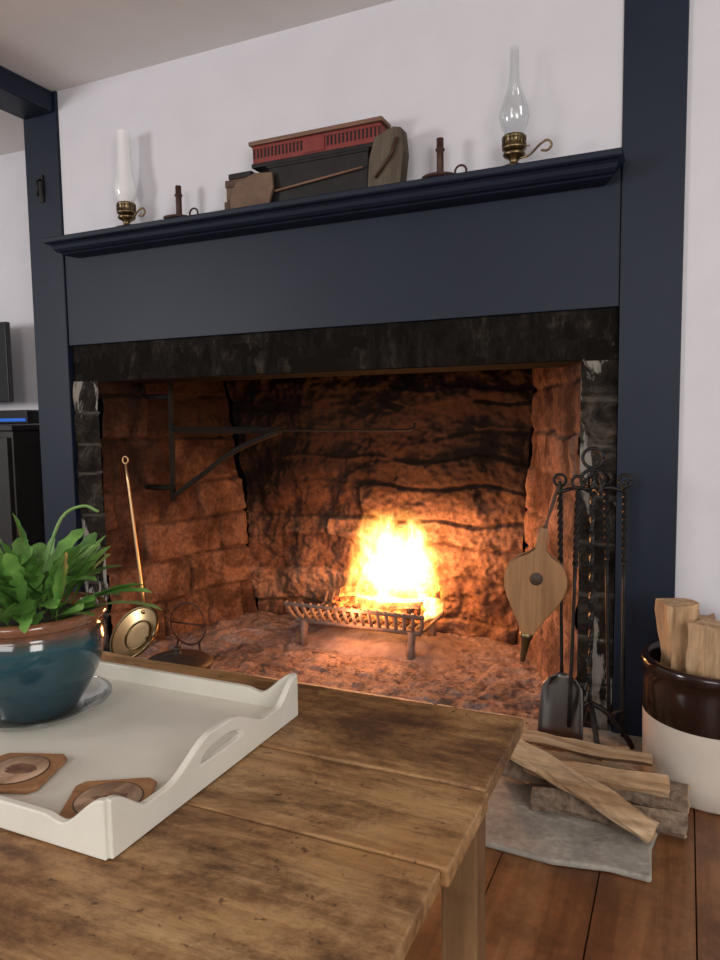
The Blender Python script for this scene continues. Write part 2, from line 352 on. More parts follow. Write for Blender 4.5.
# hearth slabs outside
hs=[]
def slab(name,pts,z0,z1,mat,bv=0.006):
    n=len(pts); v=[(x,y,z0) for x,y in pts]+[(x,y,z1) for x,y in pts]
    f=[tuple(range(n))[::-1],tuple(range(n,2*n))]+[(i,(i+1)%n,n+(i+1)%n,n+i) for i in range(n)]
    return bev(fixn(meshobj(name,v,f,mat)),bv,3)
hs.append(slab('stone_1',[(-0.75,-0.71),(-0.60,-0.735),(-0.42,-0.728),(-0.25,-0.738),(-0.13,-0.715),(-0.045,-0.72),(-0.05,-0.60),(-0.035,-0.5),(-0.045,-0.36),(-0.03,-0.2),(-0.03,-0.02),(-0.15,0.0),(-0.76,0.0)],0.0015,0.016,M_slab))
hs.append(slab('stone_2',[(-1.5,-0.71),(-0.765,-0.70),(-0.77,0.0),(-1.5,0.0)],0.0015,0.016,M_slab))
hs.append(slab('stone_3',[(-2.36,-0.71),(-1.51,-0.71),(-1.51,0.0),(-2.36,0.0)],0.0015,0.016,M_slab))
group('hearth_slab',hs,loc=(-1.2,-0.35,0))
# ---------------------------------------------------------------- crane
pc=[tube('post',lerp3((-2.06,0.25,0.64),(-2.05,0.25,1.2),4),0.013,M_ironsoot,8),
    tube('arm',lerp3((-2.05,0.25,0.955),(-1.5,0.25,0.95),6),0.014,M_ironsoot,4),
    tube('arm_outer',lerp3((-1.5,0.25,0.95),(-0.95,0.25,0.948),6),0.005,M_ironsoot,4),
    tube('brace',smoothpts([(-2.06,0.25,0.66),(-1.90,0.25,0.76),(-1.72,0.25,0.87),(-1.52,0.25,0.945)],6),0.012,M_ironsoot,6),
    tube('arm_tip',smoothpts([(-0.95,0.25,0.948),(-0.93,0.25,0.955),(-0.925,0.25,0.975)],4),0.005,M_ironsoot,6),
    tube('eye_upper',[(-2.05,0.25,1.1),(-2.13,0.25,1.1),(-2.22,0.25,1.1)],0.012,M_ironsoot,6),
    tube('eye_lower',[(-2.06,0.25,0.7),(-2.13,0.25,0.7),(-2.22,0.25,0.7)],0.012,M_ironsoot,6)]
group('fireplace_crane',pc)
# ---------------------------------------------------------------- grate, logs, fire
GX0,GX1,GY0,GY1=-1.56,-0.96,0.43,0.70
pg=[]
pg.append(tube('front_top_rail',lerp3((GX0-0.02,GY0-0.05,0.195),(GX1+0.02,GY0-0.05,0.195),2),0.009,M_iron2,6))
pg.append(tube('front_low_rail',lerp3((GX0+0.01,GY0,0.115),(GX1-0.01,GY0,0.115),2),0.013,M_iron2,6))
pg.append(tube('back_rail',lerp3((GX0+0.01,GY1,0.12),(GX1-0.01,GY1,0.12),2),0.01,M_iron2,6))
for i in range(17):
    x=GX0+0.01+(GX1-GX0-0.02)*i/16; s=(i-8)/8*0.015
    pg.append(tube('bar_%d'%i,[(x+s*1.5,GY0-0.052,0.205),(x+s,GY0-0.03,0.155),(x,GY0,0.115),(x,GY1,0.12),(x,GY1+0.03,0.17)],0.0085,M_iron2,5))
for i,(x,y) in enumerate([(GX0+0.05,GY0),(GX1-0.05,GY0),(GX0+0.05,GY1),(GX1-0.05,GY1)]):
    pg.append(tube('leg_%d'%i,[(x,y,0.115),(x,y-0.01,0.06),(x,y-0.015,0.004)],[0.020,0.016,0.021],M_iron2,6))
group('fireplace_grate',pg)
M_char=newmat('burning_log',(0.03,0.02,0.015),0.9); t=NT(M_char); a=t.noise(t.coord(),16,6,0.7,0.5)
t.col(t.ramp(a,[(0.35,(0.015,0.01,0.008)),(0.65,(0.16,0.09,0.05))]))
t.l(t.ramp(a,[(0.46,(0,0,0)),(0.53,(1.0,0.12,0.01)),(0.62,(1.0,0.5,0.08))]),t.b.inputs['Emission Color']); t.b.inputs['Emission Strength'].default_value=2.0; t.bump(a,0.8,0.01)
def split_log(name,p0,p1,r,seed,mats,spin=0.0,kind=0,nl=14):
    rr=random.Random(seed); p0=Vector(p0);p1=Vector(p1); t=(p1-p0); L=t.length; t.normalize()
    up=Vector((0,0,1)) if abs(t.z)<0.9 else Vector((1,0,0)); a=(up-t*up.dot(t)).normalized(); b=t.cross(a)
    sec=[]; half=math.radians([38,50,75][kind]); 
    sec.append((-0.75,0.0,0)); 
    for k in range(3): 
        q=(k+1)/4; sec.append((-0.75+(0.75+math.cos(-half)*0.9)*q,math.sin(-half)*q*0.95,0))
    for k in range(7):
        an=-half+2*half*k/6; sec.append((math.cos(an)*0.9,math.sin(an)*0.95,1))
    for k in range(3):
        q=1-(k+1)/4; sec.append((-0.75+(0.75+math.cos(half)*0.9)*q,math.sin(half)*q*0.95,0))
    m=len(sec); v=[];f=[];mi=[]
    for i in range(nl+1):
        s=i/nl; c=p0.lerp(p1,s)
        bow=noise.noise(Vector((s*2.5,seed,0)))*r*0.35
        for k,(x,y,bk) in enumerate(sec):
            an=spin; X=x*math.cos(an)-y*math.sin(an); Y=x*math.sin(an)+y*math.cos(an)
            nz=1+0.28*noise.noise(Vector((s*4*L/0.3,k*0.9,seed*3.3)))
            endj=(rr.uniform(-0.004,0.004) if i in(0,nl) else 0)
            v.append(c+(a*(X*r*nz+bow)+b*Y*r*nz)+t*endj)
    for i in range(nl):
        for k in range(m):
            k2=(k+1)%m; f.append((i*m+k,i*m+k2,(i+1)*m+k2,(i+1)*m+k)); mi.append(1 if sec[k][2] and sec[k2][2] else 0)
    f.append(tuple(range(m))[::-1]); f.append(tuple(nl*m+k for k in range(m))); mi+=[0,0]
    o=meshobj(name,v,f,mats=mats,midx=mi); fixn(o); return o
bl=[split_log('log_1',(-1.40,0.52,0.175),(-0.99,0.51,0.175),0.045,1,[M_char,M_char],1.5,2),
    split_log('log_2',(-1.42,0.63,0.18),(-1.00,0.64,0.18),0.05,2,[M_char,M_char],0.5,2),
    split_log('log_3',(-1.30,0.56,0.25),(-0.94,0.60,0.26),0.04,3,[M_char,M_char],2.5,1)]
v=[];f=[]; rc=random.Random(12)
def chip(c,s):
    i=len(v); 
    base=[(-1,-1,-1),(1,-1,-1),(1,1,-1),(-1,1,-1),(-1,-1,1),(1,-1,1),(1,1,1),(-1,1,1)]
    an=rc.uniform(0,3.14); l=rc.uniform(1,2.2)
    for (x,y,z) in base:
        x=x*l*rc.uniform(0.7,1.1); y=y*rc.uniform(0.6,1); z=(z+1)*0.5*rc.uniform(0.4,0.9)
        v.append((c[0]+s*(x*math.cos(an)-y*math.sin(an)),c[1]+s*(x*math.sin(an)+y*math.cos(an)),c[2]+s*z))
    for q in [(0,3,2,1),(4,5,6,7),(0,1,5,4),(1,2,6,5),(2,3,7,6),(3,0,4,7)]: f.append(tuple(i+w for w in q))
for _ in range(260):
    x=rc.gauss(-1.0,0.42); y=rc.gauss(0.2,0.10)
    if -2.0<x<-0.4 and 0.03<y<0.36: chip((x,y,0.006),rc.uniform(0.002,0.006))
for _ in range(60):
    chip((rc.uniform(-1.3,-0.4),rc.uniform(-0.25,0.0),0.016),rc.uniform(0.0015,0.005))
meshobj('charcoal_debris',v,f,noisy('charcoal',(0.08,0.045,0.035),(0.26,0.16,0.12),30,0.9,0,0))
# flames: real emissive volume
M_fire=bpy.data.materials.new('flame_volume'); M_fire.use_nodes=True; nt=M_fire.node_tree; nt.nodes.clear()
t=NT(M_fire); out=t.n('ShaderNodeOutputMaterial'); em=t.n('ShaderNodeEmission'); t.l(em.outputs[0],out.inputs['Volume'])
tc=t.n('ShaderNodeTexCoord'); sx=t.n('ShaderNodeSeparateXYZ'); t.l(tc.outputs['Generated'],sx.inputs[0])
hh=sx.outputs[2]
mp=t.n('ShaderNodeMapping'); mp.inputs['Scale'].default_value=(3.4,2.0,2.0); t.l(tc.outputs['Generated'],mp.inputs[0])
n1=t.noise(mp.outputs[0],2.2,6,0.66,1.0)
cx=t.math('ABSOLUTE',t.math('MULTIPLY',t.math('SUBTRACT',sx.outputs[0],0.5),2.0)); cy=t.math('ABSOLUTE',t.math('MULTIPLY',t.math('SUBTRACT',sx.outputs[1],0.5),2.0))
r2=t.math('ADD',t.math('POWER',cx,2.4),t.math('POWER',cy,2.0))
body=t.math('SUBTRACT',0.92,t.math('ADD',r2,t.math('MULTIPLY',t.math('POWER',hh,2.6),0.85)))
den=t.math('ADD',body,t.math('MULTIPLY',t.math('SUBTRACT',n1,0.5),3.0))
mr=t.n('ShaderNodeMapRange'); mr.inputs[1].default_value=0.0; mr.inputs[2].default_value=0.9; mr.inputs[3].default_value=0; mr.inputs[4].default_value=1; t.l(den,mr.inputs[0])
edge=t.math('MULTIPLY',t.math('SUBTRACT',1.0,t.math('POWER',cx,6.0),True),t.math('SUBTRACT',1.0,t.math('POWER',hh,6.0),True))
st=t.math('MULTIPLY',t.math('MULTIPLY',t.math('POWER',mr.outputs[0],1.6),edge),95.0); t.l(st,em.inputs['Strength'])
t.l(t.ramp(mr.outputs[0],[(0.0,(1.0,0.16,0.01)),(0.4,(1.0,0.40,0.06)),(1.0,(1.0,0.68,0.25))]),em.inputs['Color'])
v=lathe('flames',[(0.19,0.0),(0.24,0.04),(0.25,0.12),(0.25,0.26),(0.23,0.36),(0.17,0.43),(0.08,0.47)],M_fire,(0,0,0),24,cap=True)
v.data.transform(Matrix.Translation((-1.145,0.58,0.14))@Matrix.Diagonal((0.98,0.58,1,1)))
group('log_fire',bl+[v],loc=(-1.15,0.58,0.15))
for i,(loc,e,rad) in enumerate([((-1.14,0.61,0.38),24,0.10),((-1.06,0.50,0.26),7,0.08),((-1.24,0.34,0.20),4.5,0.05)]):
    L=bpy.data.lights.new('fire_light_%d'%i,'POINT'); L.energy=e; L.color=(1.0,0.37,0.14); L.shadow_soft_size=rad
    o=link(bpy.data.objects.new('fire_light_%d'%i,L)); o.location=loc
# ---------------------------------------------------------------- left hearth utensils
M_copper=newmat('warming_pan_metal',(0.55,0.38,0.20),0.35,1.0)
wp=[tube('handle',lerp3((-2.065,-0.03,0.825),(-1.985,-0.045,0.23),8),0.006,M_copper,8),
    lathe('pan_body',[(0.001,-0.02),(0.085,-0.018),(0.108,0.0),(0.114,0.016),(0.105,0.014),(0.085,-0.005),(0.03,-0.010),(0.0005,-0.010)],M_copper,(0,0,0),36),
    ring('rim',(0,0,0.016),0.112,0.006,M_brass,'z'),
    ring('ring_inner',(0,0,-0.004),0.06,0.004,M_brass,'z')]
Mx=Matrix.Translation((-1.965,-0.12,0.155))@Matrix.Rotation(math.radians(-10),4,'Z')@Matrix.Rotation(math.radians(50),4,'X')
xform(wp[1:],Mx); wp.append(ring('hang_loop',(-2.067,-0.03,0.84),0.014,0.003,M_copper,'y')); wp.append(tube('pan_neck',lerp3((-1.985,-0.045,0.23),(-1.978,-0.065,0.23),2),0.009,M_copper,8)); group('warming_pan',wp)
sk=[ring('hoop',(-1.79,-0.02,0.19),0.085,0.004,M_rust,'y'),tube('cross_bar',[(-1.875,-0.02,0.19),(-1.705,-0.02,0.19)],0.004,M_rust,6),
    tube('foot_1',[(-1.84,-0.02,0.12),(-1.86,-0.03,0.018)],0.005,M_iron,6),tube('foot_2',[(-1.74,-0.02,0.12),(-1.72,-0.03,0.018)],0.005,M_iron,6)]
group('iron_trivet',sk)
M_cast=noisy('cast_iron',(0.02,0.014,0.012),(0.05,0.034,0.027),40,0.6,0.2,0.3,0.001)
lathe('cast_iron_pot',[(0.001,0.0),(0.09,0.0),(0.115,0.02),(0.12,0.075),(0.128,0.078),(0.128,0.088),(0.11,0.100),(0.06,0.116),(0.015,0.120),(0.010,0.130),(0.018,0.138),(0.012,0.145),(0.001,0.146)],M_cast,(-1.70,-0.20,0.0165),36)
# ---------------------------------------------------------------- bellows
def outline_solid(name,prof,y0,y1,mat,xc=0.0,bevel=0.004):
    n=len(prof); v=[]; 
    for y in(y0,y1):
        for (z,w) in prof: v.append((xc-w,y,z)); v.append((xc+w,y,z))
    f=[]; o=2*n
    for i in range(n-1):
        a,b,c,d=2*i,2*i+1,2*i+3,2*i+2
        f+= [(a,b,c,d),(o+a,o+d,o+c,o+b),(a,d,o+d,o+a),(b,o+b,o+c,c)]
    f.append((0,o,o+1,1)); k=2*(n-1); f.append((k,k+1,o+k+1,o+k))
    ob=fixn(meshobj(name,v,f,mat)); bev(ob,bevel,2); return ob
def bw(s):
    pts=[(0,0.011),(0.02,0.016),(0.045,0.015),(0.065,0.017),(0.08,0.032),(0.095,0.058),(0.115,0.078),(0.14,0.088),(0.165,0.090),(0.19,0.086),(0.22,0.073),(0.25,0.056),(0.28,0.038),(0.305,0.024),(0.32,0.02)]
    return [(-z*1.0,w*s) for z,w in pts]
pb=[outline_solid('front_board',bw(1.0),-0.045,-0.033,M_bell),outline_solid('leather',bw(0.93)[3:],-0.033,-0.012,M_leather,bevel=0.002),outline_solid('back_board',bw(1.0),-0.012,0.0,M_bell)]
nz=lathe('nozzle',[(0.021,0),(0.019,-0.02),(0.014,-0.03),(0.011,-0.06),(0.008,-0.09),(0.0065,-0.095)],M_brass,(0,-0.022,-0.315),20,cap=True); pb.append(nz)
vd=lathe('air_valve',[(0.001,0.003),(0.016,0.003),(0.019,0.0)],M_leather,(0,0,0),24); vd.data.transform(Matrix.Translation((0,-0.0455,-0.150))@Matrix.Rotation(math.radians(90),4,'X')); pb.append(vd)
pb.append(tube('strap',smoothpts([(0.005,-0.04,-0.02),(0.008,-0.03,0.05),(0.022,0.0,0.12),(0.016,0.0,0.06),(-0.003,-0.02,-0.02)],6),0.003,M_leather,6))
xform(pb,Matrix.Translation((-0.362,-0.235,0.686))@Matrix.Rotation(math.radians(8.5),4,'Y')@Matrix.Rotation(math.radians(12),4,'Z')@Matrix.Diagonal((0.96,1,0.97,1)))
group('fireplace_bellows',pb)
# ---------------------------------------------------------------- tool set
T=[]; sx0,sy0=-0.24,-0.16
T.append(tube('stand_shaft',lerp3((sx0,sy0,0.10),(sx0,sy0,0.84),60),0.0075,M_iron,4,twist=0.35))
T.append(ring('stand_top_ring',(sx0,sy0,0.875),0.028,0.005,M_iron,'y'))
T.append(ring('stand_top_heart',(sx0,sy0,0.81),0.032,0.005,M_iron,'y'))
for i,a in enumerate((20,110,200,290)):
    a=math.radians(a); c,s=math.cos(a),math.sin(a)
    T.append(tube('foot_%d'%i,smoothpts([(sx0,sy0,0.16),(sx0+0.05*c,sy0+0.05*s,0.13),(sx0+0.105*c,sy0+0.105*s,0.06),(sx0+0.125*c,sy0+0.125*s,0.024)],6),0.008,M_iron,6))
    T.append(tube('hook_%d'%i,smoothpts([(sx0,sy0,0.785),(sx0+0.05*c,sy0+0.05*s,0.79),(sx0+0.088*c,sy0+0.088*s,0.782),(sx0+0.092*c,sy0+0.092*s,0.81)],6),0.0055,M_iron,6))
def handle(nm,x,y,ztop,zbot,x2=None,y2=None,r=0.0055,mat=M_iron):
    x2=x if x2 is None else x2; y2=y if y2 is None else y2
    ps=[ring(nm+'_loop',(x,y,ztop+0.02),0.017,0.0045,mat,'y',20)]
    zt=ztop-0.22; k=(ztop-zt)/(ztop-zbot)
    mid=(x+(x2-x)*k,y+(y2-y)*k,zt)
    ps.append(tube(nm+'_twist',lerp3((x,y,ztop),mid,36),0.0085,mat,4,twist=0.45))
    ps.append(tube(nm+'_shaft',lerp3(mid,(x2,y2,zbot),6),r,mat,8)); return ps
T+=handle('shovel',-0.33,-0.165,0.79,0.22,-0.318,-0.17)
pr_=[(0.0,0.012),(-0.015,0.040),(-0.04,0.058),(-0.10,0.062),(-0.16,0.064),(-0.215,0.064)]
vv=[];ff=[]; nc=9
for (z,w) in pr_:
    for i in range(nc):
        s=-1+2*i/(nc-1); vv.append((s*w,-0.016*abs(s)**4-0.004,z))
for j in range(len(pr_)-1):
    for i in range(nc-1): a=j*nc+i; ff.append((a,a+1,a+nc+1,a+nc))
so=meshobj('shovel_pan',vv,ff,M_steel,True); m=so.modifiers.new('s','SOLIDIFY'); m.thickness=0.003
so.data.transform(Matrix.Translation((-0.312,-0.175,0.245))@Matrix.Rotation(math.radians(-12),4,'X')); T.append(so)
T+=handle('poker',-0.155,-0.13,0.79,0.06,-0.150,-0.13)
T.append(tube('poker_tip',smoothpts([(-0.150,-0.13,0.14),(-0.172,-0.14,0.13),(-0.178,-0.14,0.10)],5),0.0055,M_iron,6))
T+=handle('tongs_left',-0.272,-0.215,0.79,0.10,-0.29,-0.215)
T+=handle('tongs_right',-0.212,-0.075,0.79,0.08,-0.19,-0.10)
group('fireplace_tool_set',T)
# ---------------------------------------------------------------- crock with wood
cc=(0.085,-0.205,0.0)
M_crockw=noisy('crock_cream_glaze',(0.56,0.50,0.43),(0.64,0.58,0.50),8,0.25,0,0.05,0.002)
M_crockb=noisy('crock_brown_glaze',(0.012,0.006,0.0045),(0.024,0.010,0.007),12,0.15,0,0.1,0.002)
ck=[lathe('lower_body',[(0.001,0.002),(0.165,0.002),(0.172,0.01),(0.177,0.06),(0.179,0.20)],M_crockw,cc,56),
    lathe('upper_band',[(0.179,0.20),(0.180,0.205),(0.180,0.29),(0.177,0.315),(0.181,0.32),(0.186,0.33),(0.186,0.345),(0.181,0.351),(0.166,0.350),(0.163,0.33),(0.163,0.20)],M_crockb,cc,56),
    lathe('interior',[(0.163,0.2),(0.160,0.03),(0.001,0.03)],M_crockb,cc,56)]
ck+=[split_log('wood_1',(0.0,-0.20,0.05),(-0.014,-0.21,0.490),0.060,21,[M_logz,M_logz],1.2,2),
     split_log('wood_2',(0.055,-0.28,0.05),(0.06,-0.27,0.455),0.060,22,[M_logz,M_logz],0.2,2),
     split_log('wood_3',(0.14,-0.21,0.05),(0.16,-0.20,0.47),0.055,23,[M_logz,M_bark],2.2,2),
     split_log('wood_4',(0.08,-0.13,0.05),(0.07,-0.13,0.44),0.050,24,[M_logz,M_bark],4.2,1)]
group('firewood_crock',ck,loc=cc)
# ---------------------------------------------------------------- firewood pile
MW=[M_logw,M_bark]
fw=[split_log('piece_1',(-0.44,-0.425,0.058),(0.025,-0.45,0.058),0.047,31,MW,0.4,2),
    split_log('piece_2',(-0.33,-0.535,0.046),(0.02,-0.52,0.046),0.038,32,MW,1.9,2),
    split_log('piece_3',(-0.40,-0.34,0.046),(-0.13,-0.34,0.046),0.036,33,MW,3.0,1),
    split_log('piece_4',(-0.36,-0.48,0.108),(-0.02,-0.465,0.104),0.034,34,[M_logw,M_logw],1.5,1),
    split_log('piece_5',(-0.40,-0.385,0.120),(-0.06,-0.38,0.112),0.032,35,[M_logw,M_bark],4.5,0),
    split_log('piece_7',(-0.34,-0.345,0.096),(-0.12,-0.325,0.096),0.026,38,[M_logw,M_logw],4.5,0),
    split_log('piece_6',(-0.455,-0.50,0.175),(-0.045,-0.595,0.045),0.048,36,[M_logw,M_logw],0.9,0)]
group('firewood_pile',fw)
# ---------------------------------------------------------------- table
TZ=0.48
tb=[]
def plank(name,x0,x1,y0,y1,z0,z1,mat,off):
    nx=60; v=[];f=[]
    for i in range(nx+1):
        x=x0+(x1-x0)*i/nx; a=0.002*noise.noise(Vector((x*9,y0*9,1))); b=0.002*noise.noise(Vector((x*9,y1*9,5)))
        v+=[(x,y0+a,z0),(x,y1+b,z0),(x,y1+b,z1+a*0.5),(x,y0+a,z1+b*0.5)]
    for i in range(nx):
        q=4*i
        for k in range(4): f.append((q+k,q+(k+1)%4,q+4+(k+1)%4,q+4+k))
    f.append((0,1,2,3)); f.append((4*nx,4*nx+3,4*nx+2,4*nx+1))
    o=fixn(meshobj(name,v,f,mat)); bev(o,0.004,3); return o
tb.append(plank('plank_1',-1.66,-0.243,-1.343,-1.085,TZ-0.026,TZ,M_table,0))
tb.append(plank('plank_2',-1.66,-0.238,-1.533,-1.347,TZ-0.026,TZ-0.001,M_table,1))
tb.append(plank('plank_3',-1.66,-0.246,-1.93,-1.537,TZ-0.026,TZ-0.0005,M_table,2))
for i,(x,y) in enumerate([(-0.36,-1.19),(-0.36,-1.84),(-1.60,-1.19),(-1.60,-1.84)]):
    tb.append(box('leg_%d'%i,x,x+0.062,y,y+0.062,0.001,TZ-0.027,M_tableleg,0.004))
tb.append(box('apron_right',-0.320,-0.300,-1.778,-1.19,TZ-0.10,TZ-0.027,M_tableleg,0.002))
tb.append(box('apron_left',-1.60,-1.58,-1.778,-1.19,TZ-0.10,TZ-0.027,M_tableleg,0.002))
tb.append(box('apron_far',-1.538,-0.36,-1.150,-1.135,TZ-0.10,TZ-0.027,M_table,0.002))
tb.append(box('apron_near',-1.538,-0.36,-1.83,-1.81,TZ-0.10,TZ-0.027,M_table,0.002))
group('coffee_table',tb,loc=(-0.95,-1.5,0))
# ---------------------------------------------------------------- tray
TX0,TX1,TY0,TY1=-1.27,-0.613,-1.675,-1.225; tz=TZ+0.001
def wallpanel(name,L,topf,hole,thick,mat,n=90):
    bm=bmesh.new(); cols=[]
    for i in range(n+1):
        u=L*i/n; t_=topf(u/L); h=hole(u/L) if hole else None
        if h: lo,hi=h
        else: lo=hi=t_*0.55
        cols.append([bm.verts.new((u,0,0)),bm.verts.new((u,0,lo)),bm.verts.new((u,0,hi)) if hi-lo>1e-5 else None,bm.verts.new((u,0,t_))])
        if cols[-1][2] is None: cols[-1][2]=cols[-1][1]
    for i in range(n):
        A=cols[i];B=cols[i+1]
        bm.faces.new((A[0],B[0],B[1],A[1])); bm.faces.new((A[2],B[2],B[3],A[3]))
    me=bpy.data.meshes.new(name); bm.to_mesh(me); bm.free(); me.materials.append(mat); o=link(bpy.data.objects.new(name,me))
    m=o.modifiers.new('s','SOLIDIFY'); m.thickness=thick; m.offset=0; bev(o,0.002,2); return o
def ss(a,b,x): x=max(0,min(1,(x-a)/(b-a))); return x*x*(3-2*x)
def hend(s):
    d=abs(s-0.5)*2
    return 0.038+0.036*(1-ss(0.10,0.55,d))+0.036*ss(0.70,0.98,d)
def hole(s):
    d=abs(s-0.5)*2
    if d>=0.24: return None
    q=math.sqrt(1-(d/0.24)**2); return (0.036+0.004*(1-q),0.038+0.018*q)
def hside(s):
    d=abs(s-0.5)*2; return 0.038+0.036*ss(0.80,0.99,d)-0.006*math.exp(-((d-0.78)/0.05)**2)
tr=[box('base',TX0,TX1,TY0,TY1,tz,tz+0.008,M_tray,0.001)]
for nm,x in(('end_right',TX1),('end_left',TX0)):
    o=wallpanel(nm,TY1-TY0,hend,hole,0.011,M_tray); o.data.transform(Matrix.Translation((x,TY0,tz))@Matrix.Rotation(math.radians(90),4,'Z')); tr.append(o)
for nm,y in(('side_far',TY1),('side_near',TY0)):
    o=wallpanel(nm,TX1-TX0,hside,None,0.011,M_tray); o.data.transform(Matrix.Translation((TX0,y,tz))); tr.append(o)
group('serving_tray',tr,loc=(-0.94,-1.45,tz))
# coasters
M_co=wood('coaster_wood',[(0.26,0.115,0.048),(0.38,0.19,0.085),(0.46,0.26,0.125)],'x',14,0.4,0.3)
M_cor=wood('coaster_print',[(0.42,0.25,0.15),(0.60,0.42,0.29),(0.68,0.53,0.40)],'y',10,0.5,0.8,0.1,18)
M_dot=noisy('print_ink_brown',(0.08,0.03,0.018),(0.25,0.13,0.08),40,0.6,0,0)
def coaster(x,y,rot,sc_=1.12):
    z=tz+0.0085
    b=slab('block',[(-0.038,-0.048),(0.038,-0.048),(0.048,-0.038),(0.048,0.038),(0.038,0.048),(-0.038,0.048),(-0.048,0.038),(-0.048,-0.038)],0,0.008,M_co,0.003)
    p=lathe('printed_disc',[(0.001,0.0012),(0.037,0.0012),(0.038,0)],M_cor,(0,0,0.0081),40)
    r=ring('disc_border',(0,0,0.0085),0.038,0.0008,M_leather,'z',40)
    ps=[]; q=24
    for i in range(q):
        a=2*math.pi*i/q; rr=0.016+0.007*noise.noise(Vector((math.cos(a)*2,math.sin(a)*2,x*30))); ps.append((rr*1.3*math.cos(a)+0.004,rr*0.8*math.sin(a)))
    d=slab('printed_motif',ps,0.0093,0.0096,M_dot); d.modifiers.clear()
    ob=[b,p,r,d]; xform(ob,Matrix.Translation((x,y,z))@Matrix.Rotation(math.radians(rot),4,'Z')@Matrix.Diagonal((sc_,sc_,1,1))); group('coaster',ob)
coaster(-0.872,-1.583,20,1.12); coaster(-0.690,-1.594,30,1.16)
# ---------------------------------------------------------------- plant
pz=tz+0.0085; pcx,pcy=-1.035,-1.405
M_glass=bpy.data.materials.new('clear_glass'); M_glass.use_nodes=True; nt=M_glass.node_tree; nt.nodes.clear(); t=NT(M_glass)
o_=t.n('ShaderNodeOutputMaterial'); tr_=t.n('ShaderNodeBsdfTransparent'); gl=t.n('ShaderNodeBsdfGlossy'); gl.inputs['Roughness'].default_value=0.05; mx=t.n('ShaderNodeMixShader'); lw=t.n('ShaderNodeLayerWeight'); lw.inputs[0].default_value=0.35
tr_.inputs[0].default_value=(0.93,0.95,0.95,1); t.l(t.math('ADD',t.math('MULTIPLY',lw.outputs['Facing'],0.55),0.05),mx.inputs[0]); t.l(tr_.outputs[0],mx.inputs[1]); t.l(gl.outputs[0],mx.inputs[2]); t.l(mx.outputs[0],o_.inputs[0])
M_milk=bpy.data.materials.new('hazy_chimney_glass'); M_milk.use_nodes=True; nt=M_milk.node_tree; nt.nodes.clear(); t=NT(M_milk)
o_=t.n('ShaderNodeOutputMaterial'); tr_=t.n('ShaderNodeBsdfTransparent'); df=t.n('ShaderNodeBsdfDiffuse'); df.inputs[0].default_value=(0.95,0.95,0.95,1); gl=t.n('ShaderNodeBsdfGlossy'); gl.inputs['Roughness'].default_value=0.08
mx=t.n('ShaderNodeMixShader'); mx2=t.n('ShaderNodeMixShader'); lw=t.n('ShaderNodeLayerWeight'); lw.inputs[0].default_value=0.4
mx.inputs[0].default_value=0.6; t.l(tr_.outputs[0],mx.inputs[1]); t.l(df.outputs[0],mx.inputs[2]); t.l(t.math('MULTIPLY',lw.outputs['Facing'],0.4),mx2.inputs[0]); t.l(mx.outputs[0],mx2.inputs[1]); t.l(gl.outputs[0],mx2.inputs[2]); t.l(mx2.outputs[0],o_.inputs[0])
M_teal=newmat('teal_glaze',(0.01,0.06,0.08),0.12); t=NT(M_teal)
sx_=t.n('ShaderNodeSeparateXYZ'); tc=t.n('ShaderNodeTexCoord'); t.l(tc.outputs['Object'],sx_.inputs[0])
a=t.noise(t.coord((1,1,2)),14,6,0.6,0.8)
hz=t.math('ADD',t.math('SUBTRACT',sx_.outputs[2],pz),t.math('MULTIPLY',t.math('SUBTRACT',a,0.5),0.03))
c=t.ramp(t.math('MULTIPLY',hz,5.1),[(0.0,(0.006,0.022,0.034)),(0.35,(0.008,0.040,0.058)),(0.70,(0.016,0.068,0.085)),(0.78,(0.05,0.045,0.035)),(0.84,(0.20,0.078,0.038)),(1.0,(0.27,0.105,0.052))])
t.col(t.mix(0.4,c,t.ramp(a,[(0.35,(0.45,0.5,0.5)),(0.65,(1.1,1.1,1.1))]),'MULTIPLY')); t.b.inputs['Coat Weight'].default_value=0.4
M_soil=noisy('potting_soil',(0.012,0.008,0.006),(0.05,0.035,0.025),80,0.95,0,1.0,0.01)
C=(pcx,pcy,pz+0.008)
K=1.04
pot=[lathe('pot',[(0.001,0.0),(0.068,0.0),(0.072,0.006),(0.088,0.03*K),(0.108,0.065*K),(0.119,0.10*K),(0.121,0.125*K),(0.117,0.142*K),(0.112,0.149*K),(0.118,0.153*K),(0.124,0.158*K),(0.126,0.166*K),(0.122,0.172*K),(0.112,0.172*K),(0.108,0.165*K),(0.107,0.15*K)],M_teal,C,64),
     lathe('soil',[(0.109,0.150*K),(0.08,0.160*K),(0.03,0.168*K),(0.001,0.17*K)],M_soil,C,32),
     lathe('glass_saucer',[(0.001,0.0),(0.075,0.0),(0.095,0.004),(0.112,0.014),(0.125,0.021),(0.128,0.024),(0.125,0.025),(0.110,0.018),(0.093,0.009),(0.075,0.006),(0.001,0.006)],M_glass,(pcx,pcy,pz+0.0005),64)]
M_leaf=newmat('leaf_green',(0.06,0.17,0.03),0.42); t=NT(M_leaf); a=t.noise(t.coord(),18,4); t.col(t.ramp(a,[(0.3,(0.04,0.12,0.02)),(0.55,(0.12,0.27,0.052)),(0.8,(0.29,0.46,0.13))]))
M_stem=newmat('leaf_stem',(0.14,0.26,0.07),0.5)
v=[];f=[]; rl=random.Random(17)
